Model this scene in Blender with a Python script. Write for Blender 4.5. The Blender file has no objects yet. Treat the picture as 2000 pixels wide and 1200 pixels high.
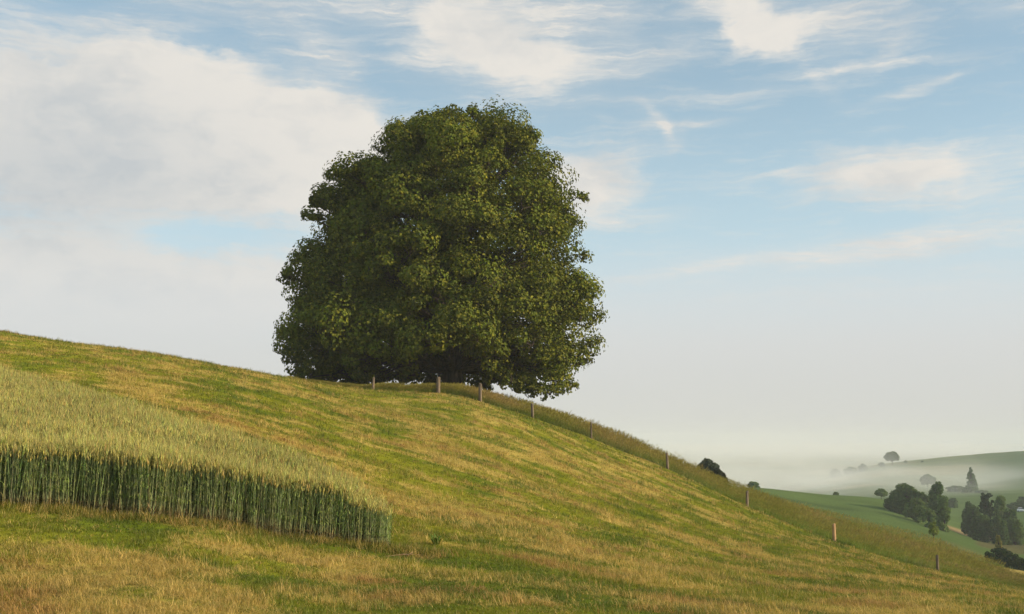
import bpy, math, random
import numpy as np
rng = np.random.default_rng(7); random.seed(7)
SC = bpy.context.scene; COL = SC.collection
R_ = math.radians
# ---------------------------------------------------------------- camera
cam_d = bpy.data.cameras.new('camera'); cam = bpy.data.objects.new('camera', cam_d); COL.objects.link(cam)
cam_d.sensor_width = 36; cam_d.lens = 36*2222/2000.0; cam_d.clip_end = 30000; cam_d.clip_start = .1
cam.location = (0, 0, 1.65); cam.rotation_euler = (math.pi/2+math.atan(260/2222.0), 0, 0)
SC.camera = cam
SC.view_settings.view_transform = 'Standard'; SC.view_settings.look = 'None'
SC.view_settings.exposure = 0.13; SC.view_settings.gamma = 1
SC.cycles.max_bounces = 6; SC.cycles.volume_bounces = 3; SC.cycles.transparent_max_bounces = 8
SC.cycles.use_denoising = True
# ---------------------------------------------------------------- sun
SUN_AZ, SUN_EL = 102.0, 21.0           # degrees clockwise from the view axis (+y), degrees up
sd = (math.sin(R_(SUN_AZ))*math.cos(R_(SUN_EL)), math.cos(R_(SUN_AZ))*math.cos(R_(SUN_EL)), math.sin(R_(SUN_EL)))
sl = bpy.data.lights.new('sun', 'SUN'); sl.energy = 5.0; sl.angle = R_(0.5); sl.color = (1, .83, .58)
so = bpy.data.objects.new('sun', sl); COL.objects.link(so)
from mathutils import Vector
so.rotation_euler = Vector(sd).to_track_quat('Z', 'Y').to_euler(); so.location = (60, -30, 60)
# ---------------------------------------------------------------- world: sky, clouds
def srgb(r, g, b):
    f = lambda c: (c/255/12.92) if c/255 <= .04045 else ((c/255+.055)/1.055)**2.4
    return (f(r), f(g), f(b), 1)
wd = bpy.data.worlds.new('World'); SC.world = wd; wd.use_nodes = True
nt = wd.node_tree; nt.nodes.clear()
def N(t, **k):
    n_ = nt.nodes.new(t)
    for a, b in k.items(): setattr(n_, a, b)
    return n_
def plug(s, v):
    if isinstance(v, bpy.types.NodeSocket): nt.links.new(v, s)
    else: s.default_value = v
def M(op, a, b=0.0, c=0.0, clamp=False):
    n_ = N('ShaderNodeMath', operation=op, use_clamp=clamp)
    plug(n_.inputs[0], a); plug(n_.inputs[1], b); plug(n_.inputs[2], c); return n_.outputs[0]
def MR(v, a, b, c=0.0, d=1.0, smooth=True):
    n_ = N('ShaderNodeMapRange', interpolation_type='SMOOTHSTEP' if smooth else 'LINEAR')
    for i, q in enumerate((v, a, b, c, d)): plug(n_.inputs[i], q)
    return n_.outputs[0]
def MIXC(f, a, b):
    n_ = N('ShaderNodeMix', data_type='RGBA'); plug(n_.inputs[0], f); plug(n_.inputs[6], a); plug(n_.inputs[7], b); return n_.outputs[2]
def px(u, v):                                            # direction of a point of the view as azimuth / elevation in units of 100 px
    p = math.atan(260/2222.0); s = (600-v)/2222.0
    x = (u-1000)/2222.0; y = math.cos(p)-s*math.sin(p); z = math.sin(p)+s*math.cos(p)
    return math.atan2(x, y)*22.22, math.atan2(z, math.hypot(x, y))*22.22
tc = N('ShaderNodeTexCoord'); sep = N('ShaderNodeSeparateXYZ'); nt.links.new(tc.outputs['Generated'], sep.inputs[0])
az = M('MULTIPLY', M('ARCTAN2', sep.outputs[0], sep.outputs[1]), 22.22)
hyp = M('SQRT', M('ADD', M('MULTIPLY', sep.outputs[0], sep.outputs[0]), M('MULTIPLY', sep.outputs[1], sep.outputs[1])))
el = M('MULTIPLY', M('ARCTAN2', sep.outputs[2], hyp), 22.22)
cmb = N('ShaderNodeCombineXYZ'); plug(cmb.inputs[0], az); plug(cmb.inputs[1], el)
base = cmb.outputs[0]
def noise(vec, scale, detail=5, rough=.55, stretch=None, off=0.0, rot=0.0, dist=0.0):
    mp = N('ShaderNodeMapping'); plug(mp.inputs[0], vec); mp.inputs[1].default_value = (off, off*.7, off)
    if stretch: mp.inputs[3].default_value = (stretch[0], stretch[1], 1)
    mp.inputs[2].default_value = (0, 0, rot)
    n_ = N('ShaderNodeTexNoise'); plug(n_.inputs['Vector'], mp.outputs[0]); n_.inputs['Scale'].default_value = scale
    n_.inputs['Detail'].default_value = detail; n_.inputs['Roughness'].default_value = rough; n_.inputs['Distortion'].default_value = dist
    return n_
def vm(op, a, b):
    n_ = N('ShaderNodeVectorMath', operation=op); plug(n_.inputs[0], a); plug(n_.inputs[1], b); return n_.outputs[0]
w1 = noise(base, .55, 4, .55, (1, 1.5)); w2 = noise(base, 2.2, 4, .6, (1, 1.6), 7)
warp = vm('ADD', base, vm('MULTIPLY', vm('SUBTRACT', w1.outputs[1], (.5, .5, .5)), (1.7, .8, 0)))
warp = vm('ADD', warp, vm('MULTIPLY', vm('SUBTRACT', w2.outputs[1], (.5, .5, .5)), (.6, .35, 0)))
warp2 = vm('ADD', base, vm('MULTIPLY', vm('SUBTRACT', w1.outputs[1], (.5, .5, .5)), (1.2, .35, 0)))
warp2 = vm('ADD', warp2, vm('MULTIPLY', vm('SUBTRACT', w2.outputs[1], (.5, .5, .5)), (.35, .12, 0)))
BLOBS = [ (950,95,210,80,-15,.7),(1120,60,120,60,0,.5),(1570,45,150,50,-10,.65),(60,120,160,30,5,.6),
 # u, v, half width, half height, rotation, weight
 (230,262,300,125,0,1.3),(470,300,220,95,-4,1.2),(640,300,115,75,0,1.6),(80,215,190,90,0,.9),(330,165,150,60,-4,.9),(60,370,220,60,0,.7),
 (90,520,260,80,0,1.1),(520,560,200,60,8,.9),(300,620,460,60,0,.8),(560,480,60,40,20,.5),(375,470,85,30,0,-.75),(500,468,80,16,12,-.55),(455,88,110,16,-6,-.5),(150,110,150,10,-4,-.35),
 (160,42,230,20,-3,.5),(470,20,180,20,3,.6),(700,15,200,22,0,.55),(365,57,38,8,0,.5),(60,86,90,16,0,.55),(250,75,90,12,12,.3),
 (640,95,62,28,-22,.9),(590,135,70,36,-30,.45),(530,70,45,18,10,.35),(680,135,30,40,-20,.3),
 (885,55,85,55,0,.95),(985,100,85,62,-38,.9),(1090,135,90,38,-8,.85),(1010,28,200,28,0,1.0),(1250,115,110,26,8,.7),(840,112,60,20,0,.6),(780,120,25,8,0,.4),
 (1465,30,75,38,-40,1.05),(1530,62,70,29,0,.9),(1650,40,150,34,0,.42),(1990,8,60,26,0,.6),(1390,22,60,28,0,.35),
 (1690,131,150,8,2,.8),(1800,172,80,8,12,.95),(1745,85,22,34,-30,.3),(1590,160,60,16,-45,.3),(1360,190,220,11,1,.4),
 (1287,244,34,11,-55,1.4),(1345,240,70,8,1,1.1),(1325,280,12,34,-15,.2),
 (1130,360,110,70,0,1.1),(1230,300,60,26,20,.4),(1210,425,95,14,0,1.1),
 (1760,340,170,52,0,.9),(1540,336,110,7,6,.7),(1990,300,40,34,0,.55),(1880,400,170,18,-3,.5),(1660,365,90,20,4,.35),
 (1440,513,330,9,7,.8),(1820,474,280,22,4,1.3),(1580,500,180,14,0,.4),(1720,580,420,30,0,.4),
]
acc_b = acc_t = None
for (u, v, ru, rv, rot, wt) in BLOBS:
    X, Y = px(u, v); big = rv >= 29 and abs(wt) >= .74 or wt < 0
    mp = N('ShaderNodeMapping', vector_type='TEXTURE'); plug(mp.inputs[0], warp if big else warp2)
    mp.inputs[1].default_value = (X, Y, 0); mp.inputs[2].default_value = (0, 0, R_(rot)); mp.inputs[3].default_value = (ru/100, rv/100, 1)
    d = N('ShaderNodeVectorMath', operation='DOT_PRODUCT'); plug(d.inputs[0], mp.outputs[0]); plug(d.inputs[1], mp.outputs[0])
    g = M('MULTIPLY', M('POWER', 0.42, d.outputs['Value']), wt)
    if big: acc_b = g if acc_b is None else M('ADD', acc_b, g)
    else: acc_t = g if acc_t is None else M('ADD', acc_t, g)
fine = noise(warp, 1.1, 8, .62, (1, 1.9), 3.0, 0, .3).outputs[0]
wisp = noise(warp2, 1.5, 8, .68, (.45, 3.4), 11.0, R_(10), .15).outputs[0]
streak = noise(warp2, 2.6, 7, .7, (.4, 3.0), 5.0, R_(-14), .1).outputs[0]
cb = M('ADD', M('MULTIPLY', acc_b, M('ADD', .66, M('MULTIPLY', fine, .72))), M('MULTIPLY', M('SUBTRACT', wisp, .5), .95))
cb = MR(cb, .05, .92)
ct = M('MULTIPLY', acc_t, MR(wisp, .30, .72, .18, 1.15, smooth=False)); ct = M('MULTIPLY', ct, MR(streak, .3, .7, .6, 1.2, smooth=False))
ct = M('ADD', ct, MR(wisp, .50, .80, 0, .30, smooth=False), clamp=True); ct = M('MULTIPLY', ct, .95)
cov = M('SUBTRACT', 1.0, M('MULTIPLY', M('SUBTRACT', 1.0, cb), M('SUBTRACT', 1.0, ct)), clamp=True)
X0, Yh = px(1000, 860)
veil = MR(el, px(1000, 700)[1], px(1000, 430)[1], 1.0, 0.0)   # humid air low over the horizon
low = MR(el, px(1000, 620)[1], px(1000, 120)[1], 0.78, 0.30)      # thin veil higher up
shade = M('ADD', M('MULTIPLY', noise(base, .33, 4, .5, (1, 1.7), 21).outputs[0], .6), M('MULTIPLY', noise(warp, 1.3, 5, .55, (1, 1.8), 31).outputs[0], .4))
shX = M('MULTIPLY', M('SUBTRACT', az, px(110, 0)[0]), .30); shY = M('MULTIPLY', M('SUBTRACT', el, px(110, 345)[1]), .62)
shb = M('POWER', .4, M('ADD', M('MULTIPLY', shX, shX), M('MULTIPLY', shY, shY)))
shf = M('ADD', MR(shade, .42, .7, 0, .6), M('MULTIPLY', shb, .75), clamp=True)
ccol = MIXC(shf, srgb(224, 220, 213), srgb(189, 194, 197))
hcol = MIXC(MR(el, px(1000, 870)[1], px(1000, 560)[1]), srgb(203, 203, 199), srgb(208, 211, 212))
sky = N('ShaderNodeTexSky', sky_type='NISHITA'); sky.sun_disc = False
sky.sun_elevation = R_(SUN_EL); sky.sun_rotation = R_(SUN_AZ); sky.altitude = 500; sky.air_density = 1.0; sky.dust_density = .6; sky.ozone_density = 1.2
bg1 = N('ShaderNodeBackground'); skt = N('ShaderNodeVectorMath', operation='MULTIPLY'); plug(skt.inputs[0], sky.outputs[0]); skt.inputs[1].default_value = (.97, 1.04, .93); plug(bg1.inputs[0], skt.outputs[0]); bg1.inputs[1].default_value = .15
bg2 = N('ShaderNodeBackground'); plug(bg2.inputs[0], ccol); bg2.inputs[1].default_value = 1.0
bg3 = N('ShaderNodeBackground'); plug(bg3.inputs[0], hcol); bg3.inputs[1].default_value = 1.0
def MS(f, a, b):
    n_ = N('ShaderNodeMixShader'); plug(n_.inputs[0], f); nt.links.new(a, n_.inputs[1]); nt.links.new(b, n_.inputs[2]); return n_.outputs[0]
bg4 = N('ShaderNodeBackground'); bg4.inputs[0].default_value = srgb(192, 212, 222); bg4.inputs[1].default_value = 1.0
s_ = MS(low, bg1.outputs[0], bg4.outputs[0])
s_ = MS(cov, s_, bg2.outputs[0]); s_ = MS(veil, s_, bg3.outputs[0])
wo = N('ShaderNodeOutputWorld'); nt.links.new(s_, wo.inputs[0])
HAZE = True
MISTS = [ # u, v, D, half sizes, density
 (1640, 975, 640, 125, 160, 27, .0027, 'valley_mist'),
 (1800, 960, 740, 110, 130, 30, .0018, 'hollow_mist'),
 (1480, 955, 850, 130, 250, 52, .0027, 'left_ridge_mist'),
 (1980, 968, 660, 90, 120, 26, .0020, 'right_hollow_mist'),
 (1200, 905, 3900, 6500, 2300, 60, .0014, 'distant_fog_sea'),
]
# ---------------------------------------------------------------- terrain
COLS = {
 -500: [(9,1190),(17,930),(30,760),(50,600),(66,520),(90,520),(130,640)],
 -200: [(9.5,1195),(17,960),(30,770),(45,690),(62,606),(85,610),(125,720)],
 0:    [(10,1200),(17,985),(30,790),(45,706),(60,652),(80,664),(120,745)],
 300:  [(10.5,1200),(17.5,1012),(25,880),(45,744),(60,694),(80,706),(120,775)],
 570:  [(11.5,1200),(18.5,1047),(23,965),(35,862),(50,782),(66,743),(85,748),(120,795)],
 730:  [(12,1200),(20,1055),(30,955),(45,852),(60,795),(76,765),(86,764),(100,772),(130,810)],
 885:  [(12,1200),(20,1072),(30,995),(45,892),(60,826),(80,771),(90,774),(105,785),(135,820)],
 1040: [(12.5,1200),(20,1098),(30,1028),(45,940),(60,870),(80,815),(90,812),(105,822),(135,865)],
 1154: [(13,1200),(20,1118),(30,1058),(45,980),(60,916),(80,857),(92,850),(105,862),(135,910)],
 1301: [(14,1200),(20,1140),(30,1092),(45,1028),(60,970),(78,916),(90,904),(102,912),(135,980)],
 1453: [(15,1200),(22,1158),(30,1124),(45,1071),(60,1024),(75,986),(88,969),(100,968),(135,1010),(190,1010)],
 1619: [(17,1200),(25,1163),(40,1112),(55,1080),(70,1054),(85,1032),(105,1013),(130,1034),(165,1035)],
 1815: [(18,1200),(28,1168),(45,1138),(65,1112),(85,1086),(108,1066),(125,1080)],
 1993: [(20,1200),(30,1180),(45,1162),(62,1149),(75,1130),(92,1116),(108,1135),(140,1128)],
 2250: [(20,1230),(35,1205),(55,1185),(75,1165),(95,1150),(130,1160)],
 2600: [(20,1260),(40,1240),(75,1200),(120,1180)],
}
FAR = [
 (1453,300,952),(1500,230,985),(1530,330,955),(1560,210,1003),(1619,240,1000),(1619,340,966),(1700,200,1022),(1700,330,972),
 (1760,300,992),(1760,380,985),(1800,200,1048),(1850,165,1066),(1900,160,1088),(1850,200,1056),(1850,250,1040),(1850,320,1025),
 (1860,420,1003),(1930,180,1096),(1960,250,1066),(1930,300,1054),(1980,420,1000),(1985,300,1050),(1985,340,1025),(2100,300,1045),(2100,170,1120),
 (1700,450,980),(1800,520,975),(1890,600,958),(1900,750,935),(1980,700,935),(2000,900,886),(1870,900,899),(1740,900,910),(1740,750,935),
 (1640,900,929),(1560,900,946),(1600,600,975),(1640,450,982),(1453,450,975),(1453,900,965),(1250,900,960),
 (2000,1300,892),(1740,1300,915),(1453,1500,935),(2200,900,868),(2400,900,850),(2200,500,970),(2500,500,960),
 (1453,3000,892),(2000,3000,892),(1000,3000,892),(1000,1500,920),(1000,900,950),(1000,400,990),(1000,200,930),(1200,200,980),(1200,400,1010),(1350,200,1015),
 (0,3000,892),(0,1500,920),(0,900,940),(0,400,950),(0,200,860),(500,200,880),(500,400,970),(-500,200,800),(-500,400,930),(-500,1500,915),(-500,4000,890),
 (500,900,940),(2500,1500,890),(2500,4000,880),(1453,7000,875),(2000,7000,875),(1000,7000,875),(0,7000,875),
]
FPX = 2222.0; CAMZ = 1.65; PITCH = math.atan(260/FPX)
def P(u, v, D):
    s = (600-v)/FPX; k = D/(math.cos(PITCH)-s*math.sin(PITCH))
    return np.array([(u-1000)/FPX*k, D, CAMZ+k*(math.sin(PITCH)+s*math.cos(PITCH))])
def _sc(a): return 0.62*np.tanh(a/0.62*(1+0.12*(a/0.62)**2)) if False else np.clip(a, -0.66, 0.66)
pts = []
for u, l in COLS.items():
    for D, v in l: pts.append(P(u, v, D))
for u, D, v in FAR: pts.append(P(u, v, D))
pts = np.array(pts)
_r = np.hypot(pts[:,0], pts[:,1]); _a = np.arctan2(pts[:,0], pts[:,1])
CX = np.stack([_a*4.5, np.log(_r)], 1); CW = pts[:,2]/_r
def _U(d2): return np.where(d2 > 1e-12, 0.5*d2*np.log(np.maximum(d2, 1e-12)), 0)
n = len(CX)
K = _U(((CX[:,None]-CX[None])**2).sum(-1)) + 1e-4*np.eye(n)
Pm = np.c_[np.ones(n), CX]
A = np.block([[K, Pm], [Pm.T, np.zeros((3,3))]])
TW = np.linalg.solve(A, np.r_[CW, 0, 0, 0])
def w_eval(a, L):
    q = np.stack([np.clip(a, -.66, .66)*4.5, np.clip(L, 2.2, 8.9)], 1); o = np.empty(len(q))
    for i in range(0, len(q), 20000):
        c = q[i:i+20000]
        o[i:i+20000] = _U(((c[:,None]-CX[None])**2).sum(-1))@TW[:n] + TW[n] + c@TW[n+1:]
    return o
AZ = np.r_[np.radians(np.arange(-180,-36,4.0)), np.radians(np.linspace(-36,36,420)), np.radians(np.arange(40,181,4.0))]
LR = np.r_[np.log([.5,1,2,3.5,5.5]), np.linspace(math.log(8), math.log(160), 400), np.linspace(math.log(160), math.log(9000), 330)[1:]]
ga, gl = np.meshgrid(AZ, LR, indexing='ij')
W = w_eval(ga.ravel(), gl.ravel()).reshape(ga.shape)
fade = np.clip((np.abs(ga)-math.radians(60))/math.radians(60), 0, 1); fade = fade*fade*(3-2*fade)
W *= 1-fade
R = np.exp(gl); GZ = W*R
# ---------------------------------------------------------------- helpers
def tag(o, label=None, cat=None, group=None, kind=None):
    if label: o['label'] = label
    if cat: o['category'] = cat
    if group: o['group'] = group
    if kind: o['kind'] = kind
    return o
def mk(name, V, F, mat, parent=None, col=None, smooth=False, loc=None):
    """V (n,3), F (m,k) -> one mesh object; col (n,3) becomes the colour attribute 'Col'"""
    V = np.asarray(V, np.float32); F = np.asarray(F, np.int32)
    me = bpy.data.meshes.new(name); me.vertices.add(len(V)); me.vertices.foreach_set('co', V.ravel())
    m, k = F.shape; me.loops.add(m*k); me.loops.foreach_set('vertex_index', F.ravel())
    me.polygons.add(m); me.polygons.foreach_set('loop_start', np.arange(0, m*k, k, dtype=np.int32))
    try: me.polygons.foreach_set('loop_total', np.full(m, k, np.int32))
    except Exception: pass
    me.polygons.foreach_set('use_smooth', np.full(m, smooth, bool))
    me.update(calc_edges=True)
    if col is not None:
        at = me.color_attributes.new('Col', 'FLOAT_COLOR', 'POINT')
        at.data.foreach_set('color', np.c_[np.asarray(col, np.float32), np.ones(len(V), np.float32)].astype(np.float32).ravel())
    me.materials.append(mat)
    o = bpy.data.objects.new(name, me); COL.objects.link(o)
    if parent: o.parent = parent
    if loc is not None: o.location = loc
    return o
def empty(name, loc):
    o = bpy.data.objects.new(name, None); COL.objects.link(o); o.location = loc; o.empty_display_size = .5; return o
def height(x, y):
    a = np.arctan2(x, y); L = np.log(np.maximum(np.hypot(x, y), .5001))
    i = np.clip(np.searchsorted(AZ, a)-1, 0, len(AZ)-2); j = np.clip(np.searchsorted(LR, L)-1, 0, len(LR)-2)
    fa = np.clip((a-AZ[i])/(AZ[i+1]-AZ[i]), 0, 1); r = np.exp(L)
    r0, r1 = np.exp(LR[j]), np.exp(LR[j+1]); fl = np.clip((r-r0)/(r1-r0), 0, 1)
    return (GZ[i,j]*(1-fa)+GZ[i+1,j]*fa)*(1-fl)+(GZ[i,j+1]*(1-fa)+GZ[i+1,j+1]*fa)*fl
def hz(x, y): return float(height(np.array([x]), np.array([y]))[0])
LAT = rng.random((256, 256))
def vnoise(x, y, s=0):
    x = x+s*17.31; y = y+s*9.77
    xi = np.floor(x).astype(int); yi = np.floor(y).astype(int); fx = x-xi; fy = y-yi
    fx = fx*fx*(3-2*fx); fy = fy*fy*(3-2*fy); g = lambda a, b: LAT[a & 255, b & 255]
    return (g(xi,yi)*(1-fx)+g(xi+1,yi)*fx)*(1-fy)+(g(xi,yi+1)*(1-fx)+g(xi+1,yi+1)*fx)*fy
def fbm(x, y, o=4, s=0):
    t = 0; a = .5; n_ = 0
    for k in range(o): t = t+a*vnoise(x*2**k, y*2**k, s+k); n_ += a; a *= .5
    return t/n_
def sst(a, b, x): t = np.clip((x-a)/(b-a), 0, 1); return t*t*(3-2*t)
def Uof(x, y): return 1000+FPX*x/np.maximum(y, 1e-3)

# ---------------------------------------------------------------- materials
def mat(name, build):
    m = bpy.data.materials.new(name); m.use_nodes = True; t = m.node_tree; t.nodes.clear()
    build(t); return m
def nodes(t):
    def NN(ty, **k):
        n_ = t.nodes.new(ty)
        for a, b in k.items():
            if isinstance(a, str) and hasattr(n_, a): setattr(n_, a, b)
        return n_
    def L(a, b): t.links.new(a, b)
    return NN, L
def leafy(name, hue_noise=.25, transl=.35, rough=.55, nscale=.6, gloss=.06, tint=(1, 1, 1)):
    def b(t):
        NN, L = nodes(t)
        at = NN('ShaderNodeAttribute'); at.attribute_name = 'Col'
        tcn = NN('ShaderNodeTexCoord'); no = NN('ShaderNodeTexNoise'); no.inputs['Scale'].default_value = nscale; no.inputs['Detail'].default_value = 4
        L(tcn.outputs['Object'], no.inputs['Vector'])
        mr = NN('ShaderNodeMapRange'); mr.inputs[1].default_value = .3; mr.inputs[2].default_value = .7
        mr.inputs[3].default_value = 1-hue_noise; mr.inputs[4].default_value = 1+hue_noise; L(no.outputs[0], mr.inputs[0])
        mx = NN('ShaderNodeVectorMath'); mx.operation = 'SCALE'; L(at.outputs['Color'], mx.inputs[0]); L(mr.outputs[0], mx.inputs['Scale'])
        df = NN('ShaderNodeBsdfDiffuse'); L(mx.outputs[0], df.inputs[0])
        tr = NN('ShaderNodeBsdfTranslucent'); m2 = NN('ShaderNodeVectorMath'); m2.operation = 'MULTIPLY'; m2.inputs[1].default_value = (1.15, 1.2, .6)
        L(mx.outputs[0], m2.inputs[0]); L(m2.outputs[0], tr.inputs[0])
        s = NN('ShaderNodeMixShader'); s.inputs[0].default_value = transl; L(df.outputs[0], s.inputs[1]); L(tr.outputs[0], s.inputs[2])
        gl = NN('ShaderNodeBsdfGlossy'); gl.inputs['Roughness'].default_value = rough
        s2 = NN('ShaderNodeMixShader'); s2.inputs[0].default_value = gloss; L(s.outputs[0], s2.inputs[1]); L(gl.outputs[0], s2.inputs[2])
        out = NN('ShaderNodeOutputMaterial'); L(s2.outputs[0], out.inputs[0])
    return mat(name, b)
M_leaf = leafy('linden_leaves', .22, .15, .6, .35, .01)
M_far = leafy('distant_foliage', .25, .2, .8, .3, .0)
M_grass = leafy('grass_blades', .12, .3, .6, .8, .03)
M_wheat = leafy('wheat_stalks', .12, .25, .6, .5, .02)
def b_ground(t):
    NN, L = nodes(t)
    at = NN('ShaderNodeAttribute'); at.attribute_name = 'Col'; tcn = NN('ShaderNodeTexCoord')
    n1 = NN('ShaderNodeTexNoise'); n1.inputs['Scale'].default_value = 2.5; n1.inputs['Detail'].default_value = 8; n1.inputs['Roughness'].default_value = .7
    n2 = NN('ShaderNodeTexNoise'); n2.inputs['Scale'].default_value = .045; n2.inputs['Detail'].default_value = 6
    L(tcn.outputs['Object'], n1.inputs['Vector']); L(tcn.outputs['Object'], n2.inputs['Vector'])
    r1 = NN('ShaderNodeMapRange'); r1.inputs[1].default_value = .25; r1.inputs[2].default_value = .75; r1.inputs[3].default_value = .55; r1.inputs[4].default_value = 1.4
    L(n1.outputs[0], r1.inputs[0])
    r2 = NN('ShaderNodeMapRange'); r2.inputs[1].default_value = .3; r2.inputs[2].default_value = .7; r2.inputs[3].default_value = .88; r2.inputs[4].default_value = 1.12
    L(n2.outputs[0], r2.inputs[0])
    mm = NN('ShaderNodeMath'); mm.operation = 'MULTIPLY'; L(r1.outputs[0], mm.inputs[0]); L(r2.outputs[0], mm.inputs[1])
    mx = NN('ShaderNodeVectorMath'); mx.operation = 'SCALE'; L(at.outputs['Color'], mx.inputs[0]); L(mm.outputs[0], mx.inputs['Scale'])
    df = NN('ShaderNodeBsdfDiffuse'); L(mx.outputs[0], df.inputs[0]); df.inputs['Roughness'].default_value = 1
    bp = NN('ShaderNodeBump'); bp.inputs['Strength'].default_value = .6; bp.inputs['Distance'].default_value = .06; L(n1.outputs[0], bp.inputs['Height']); L(bp.outputs[0], df.inputs['Normal'])
    out = NN('ShaderNodeOutputMaterial'); L(df.outputs[0], out.inputs[0])
M_ground = mat('meadow_ground', b_ground)
def wood(name, c0, c1, sc=(1, 1, .12), scale=14, bump=.5):
    def b(t):
        NN, L = nodes(t); tcn = NN('ShaderNodeTexCoord'); mp = NN('ShaderNodeMapping'); mp.inputs[3].default_value = sc
        no = NN('ShaderNodeTexNoise'); no.inputs['Scale'].default_value = scale; no.inputs['Detail'].default_value = 6
        L(tcn.outputs['Object'], mp.inputs[0]); L(mp.outputs[0], no.inputs['Vector'])
        cr = NN('ShaderNodeValToRGB'); cr.color_ramp.elements[0].color = (*c0, 1); cr.color_ramp.elements[1].color = (*c1, 1)
        cr.color_ramp.elements[0].position = .35; cr.color_ramp.elements[1].position = .65
        L(no.outputs[0], cr.inputs[0]); bs = NN('ShaderNodeBsdfPrincipled'); bs.inputs['Roughness'].default_value = .9; L(cr.outputs[0], bs.inputs[0])
        bp = NN('ShaderNodeBump'); bp.inputs['Strength'].default_value = bump; bp.inputs['Distance'].default_value = .02; L(no.outputs[0], bp.inputs['Height']); L(bp.outputs[0], bs.inputs['Normal'])
        out = NN('ShaderNodeOutputMaterial'); L(bs.outputs[0], out.inputs[0])
    return mat(name, b)
M_bark = wood('bark', (.025, .018, .013), (.08, .055, .04), (1, 1, .2), 5, .9)
M_post = wood('weathered_wood', (.09, .065, .045), (.25, .185, .12))
M_post2 = wood('fresh_wood', (.36, .20, .09), (.55, .33, .16))
def paint(name, c, rough=.4, metal=0):
    def b(t):
        NN, L = nodes(t); bs = NN('ShaderNodeBsdfPrincipled'); no = NN('ShaderNodeTexNoise'); no.inputs['Scale'].default_value = 3
        cr = NN('ShaderNodeValToRGB'); cr.color_ramp.elements[0].color = (*[q*.85 for q in c], 1); cr.color_ramp.elements[1].color = (*c, 1)
        L(no.outputs[0], cr.inputs[0]); L(cr.outputs[0], bs.inputs[0]); bs.inputs['Roughness'].default_value = rough; bs.inputs['Metallic'].default_value = metal
        out = NN('ShaderNodeOutputMaterial'); L(bs.outputs[0], out.inputs[0])
    return mat(name, b)

# ---------------------------------------------------------------- ground sheet
POSTS = [(729,766,78,25,2.0,0),(856,768,80,31,3.0,0),(938,785,80,35,2.6,0),(1040,815,80,28,2.2,0),(1154,857,80,32,1.4,0),(1301,917,78,31,2.2,0),
         (1453,987,75,30,2.4,0),(1619,1055,70,33,2.8,1),(1815,1113,65,29,2.2,0),(1993,1150,62,38,1.8,0)]
fU = np.array([-600,300,600]+[p[0] for p in POSTS]+[2300.]); fD = np.array([76,77,77.5]+[p[2] for p in POSTS]+[58.])
def frn(U): return np.interp(U, fU, fD)
bU = np.array([-600,600,880,1040,1300,1453,1619,1815,1900,1960,2300.]); bD = np.array([78,79,84,92,100,106,114,114,100,74,66.])
def bank(U): return np.interp(U, bU, bD)
C_green = np.array([.20,.20,.018]); C_green2 = np.array([.115,.145,.014]); C_straw = np.array([.54,.375,.11]); C_brown = np.array([.28,.165,.052])
def fyw(x): return np.interp(x, WX, WY)
def strawf(x, y):
    U = Uof(x, y); q = y/frn(U)*78
    xa = x*.90-y*.43; ya = x*.43+y*.90; v = .34*fbm(xa/4.2, ya/2.8, 4, 3)+.66*fbm(xa/1.2, ya/.95, 5, 9)
    near = sst(24, 12, y)*.05
    s = sst(.45, .60, v+near-.012)*.95-.5*np.exp(-((y-fyw(x)+.9)/.7)**2)*(x < -1)
    # rakes of dry cut grass left lying by the mower
    for (u, v_, D, su, sv, w_) in RAKES:
        p = P(u, v_, D); s = s+w_*np.exp(-((x-p[0])/su)**2-((y-p[1])/sv)**2)*(.4+fbm(x/.8, y/.5, 3, 5))
    return np.clip(s, 0, 1.1)
RAKES = [(960,1000,30,2.0,3.0,.7),(1130,1085,25,2.6,1.6,.7),(1300,1120,26,2.6,1.6,.5),(840,975,30,1.6,2.0,.5),(40,1150,11,2.2,.5,.9),(350,1180,10.6,1.3,.4,.8),(60,1065,13.8,1.0,.5,.7),(1420,1180,15.5,1.3,.7,.9),
         (950,1130,16,2.6,.6,.5),(1160,925,42,4,2,.4),(1000,860,58,6,3,.4),(500,860,35,3,2,.3)]
WX = np.array([P(-500,960,16)[0], P(0,985,17)[0], P(300,1012,17.5)[0], P(700,1055,18.9)[0]]); WY = np.array([16, 17, 17.5, 18.9])
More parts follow.
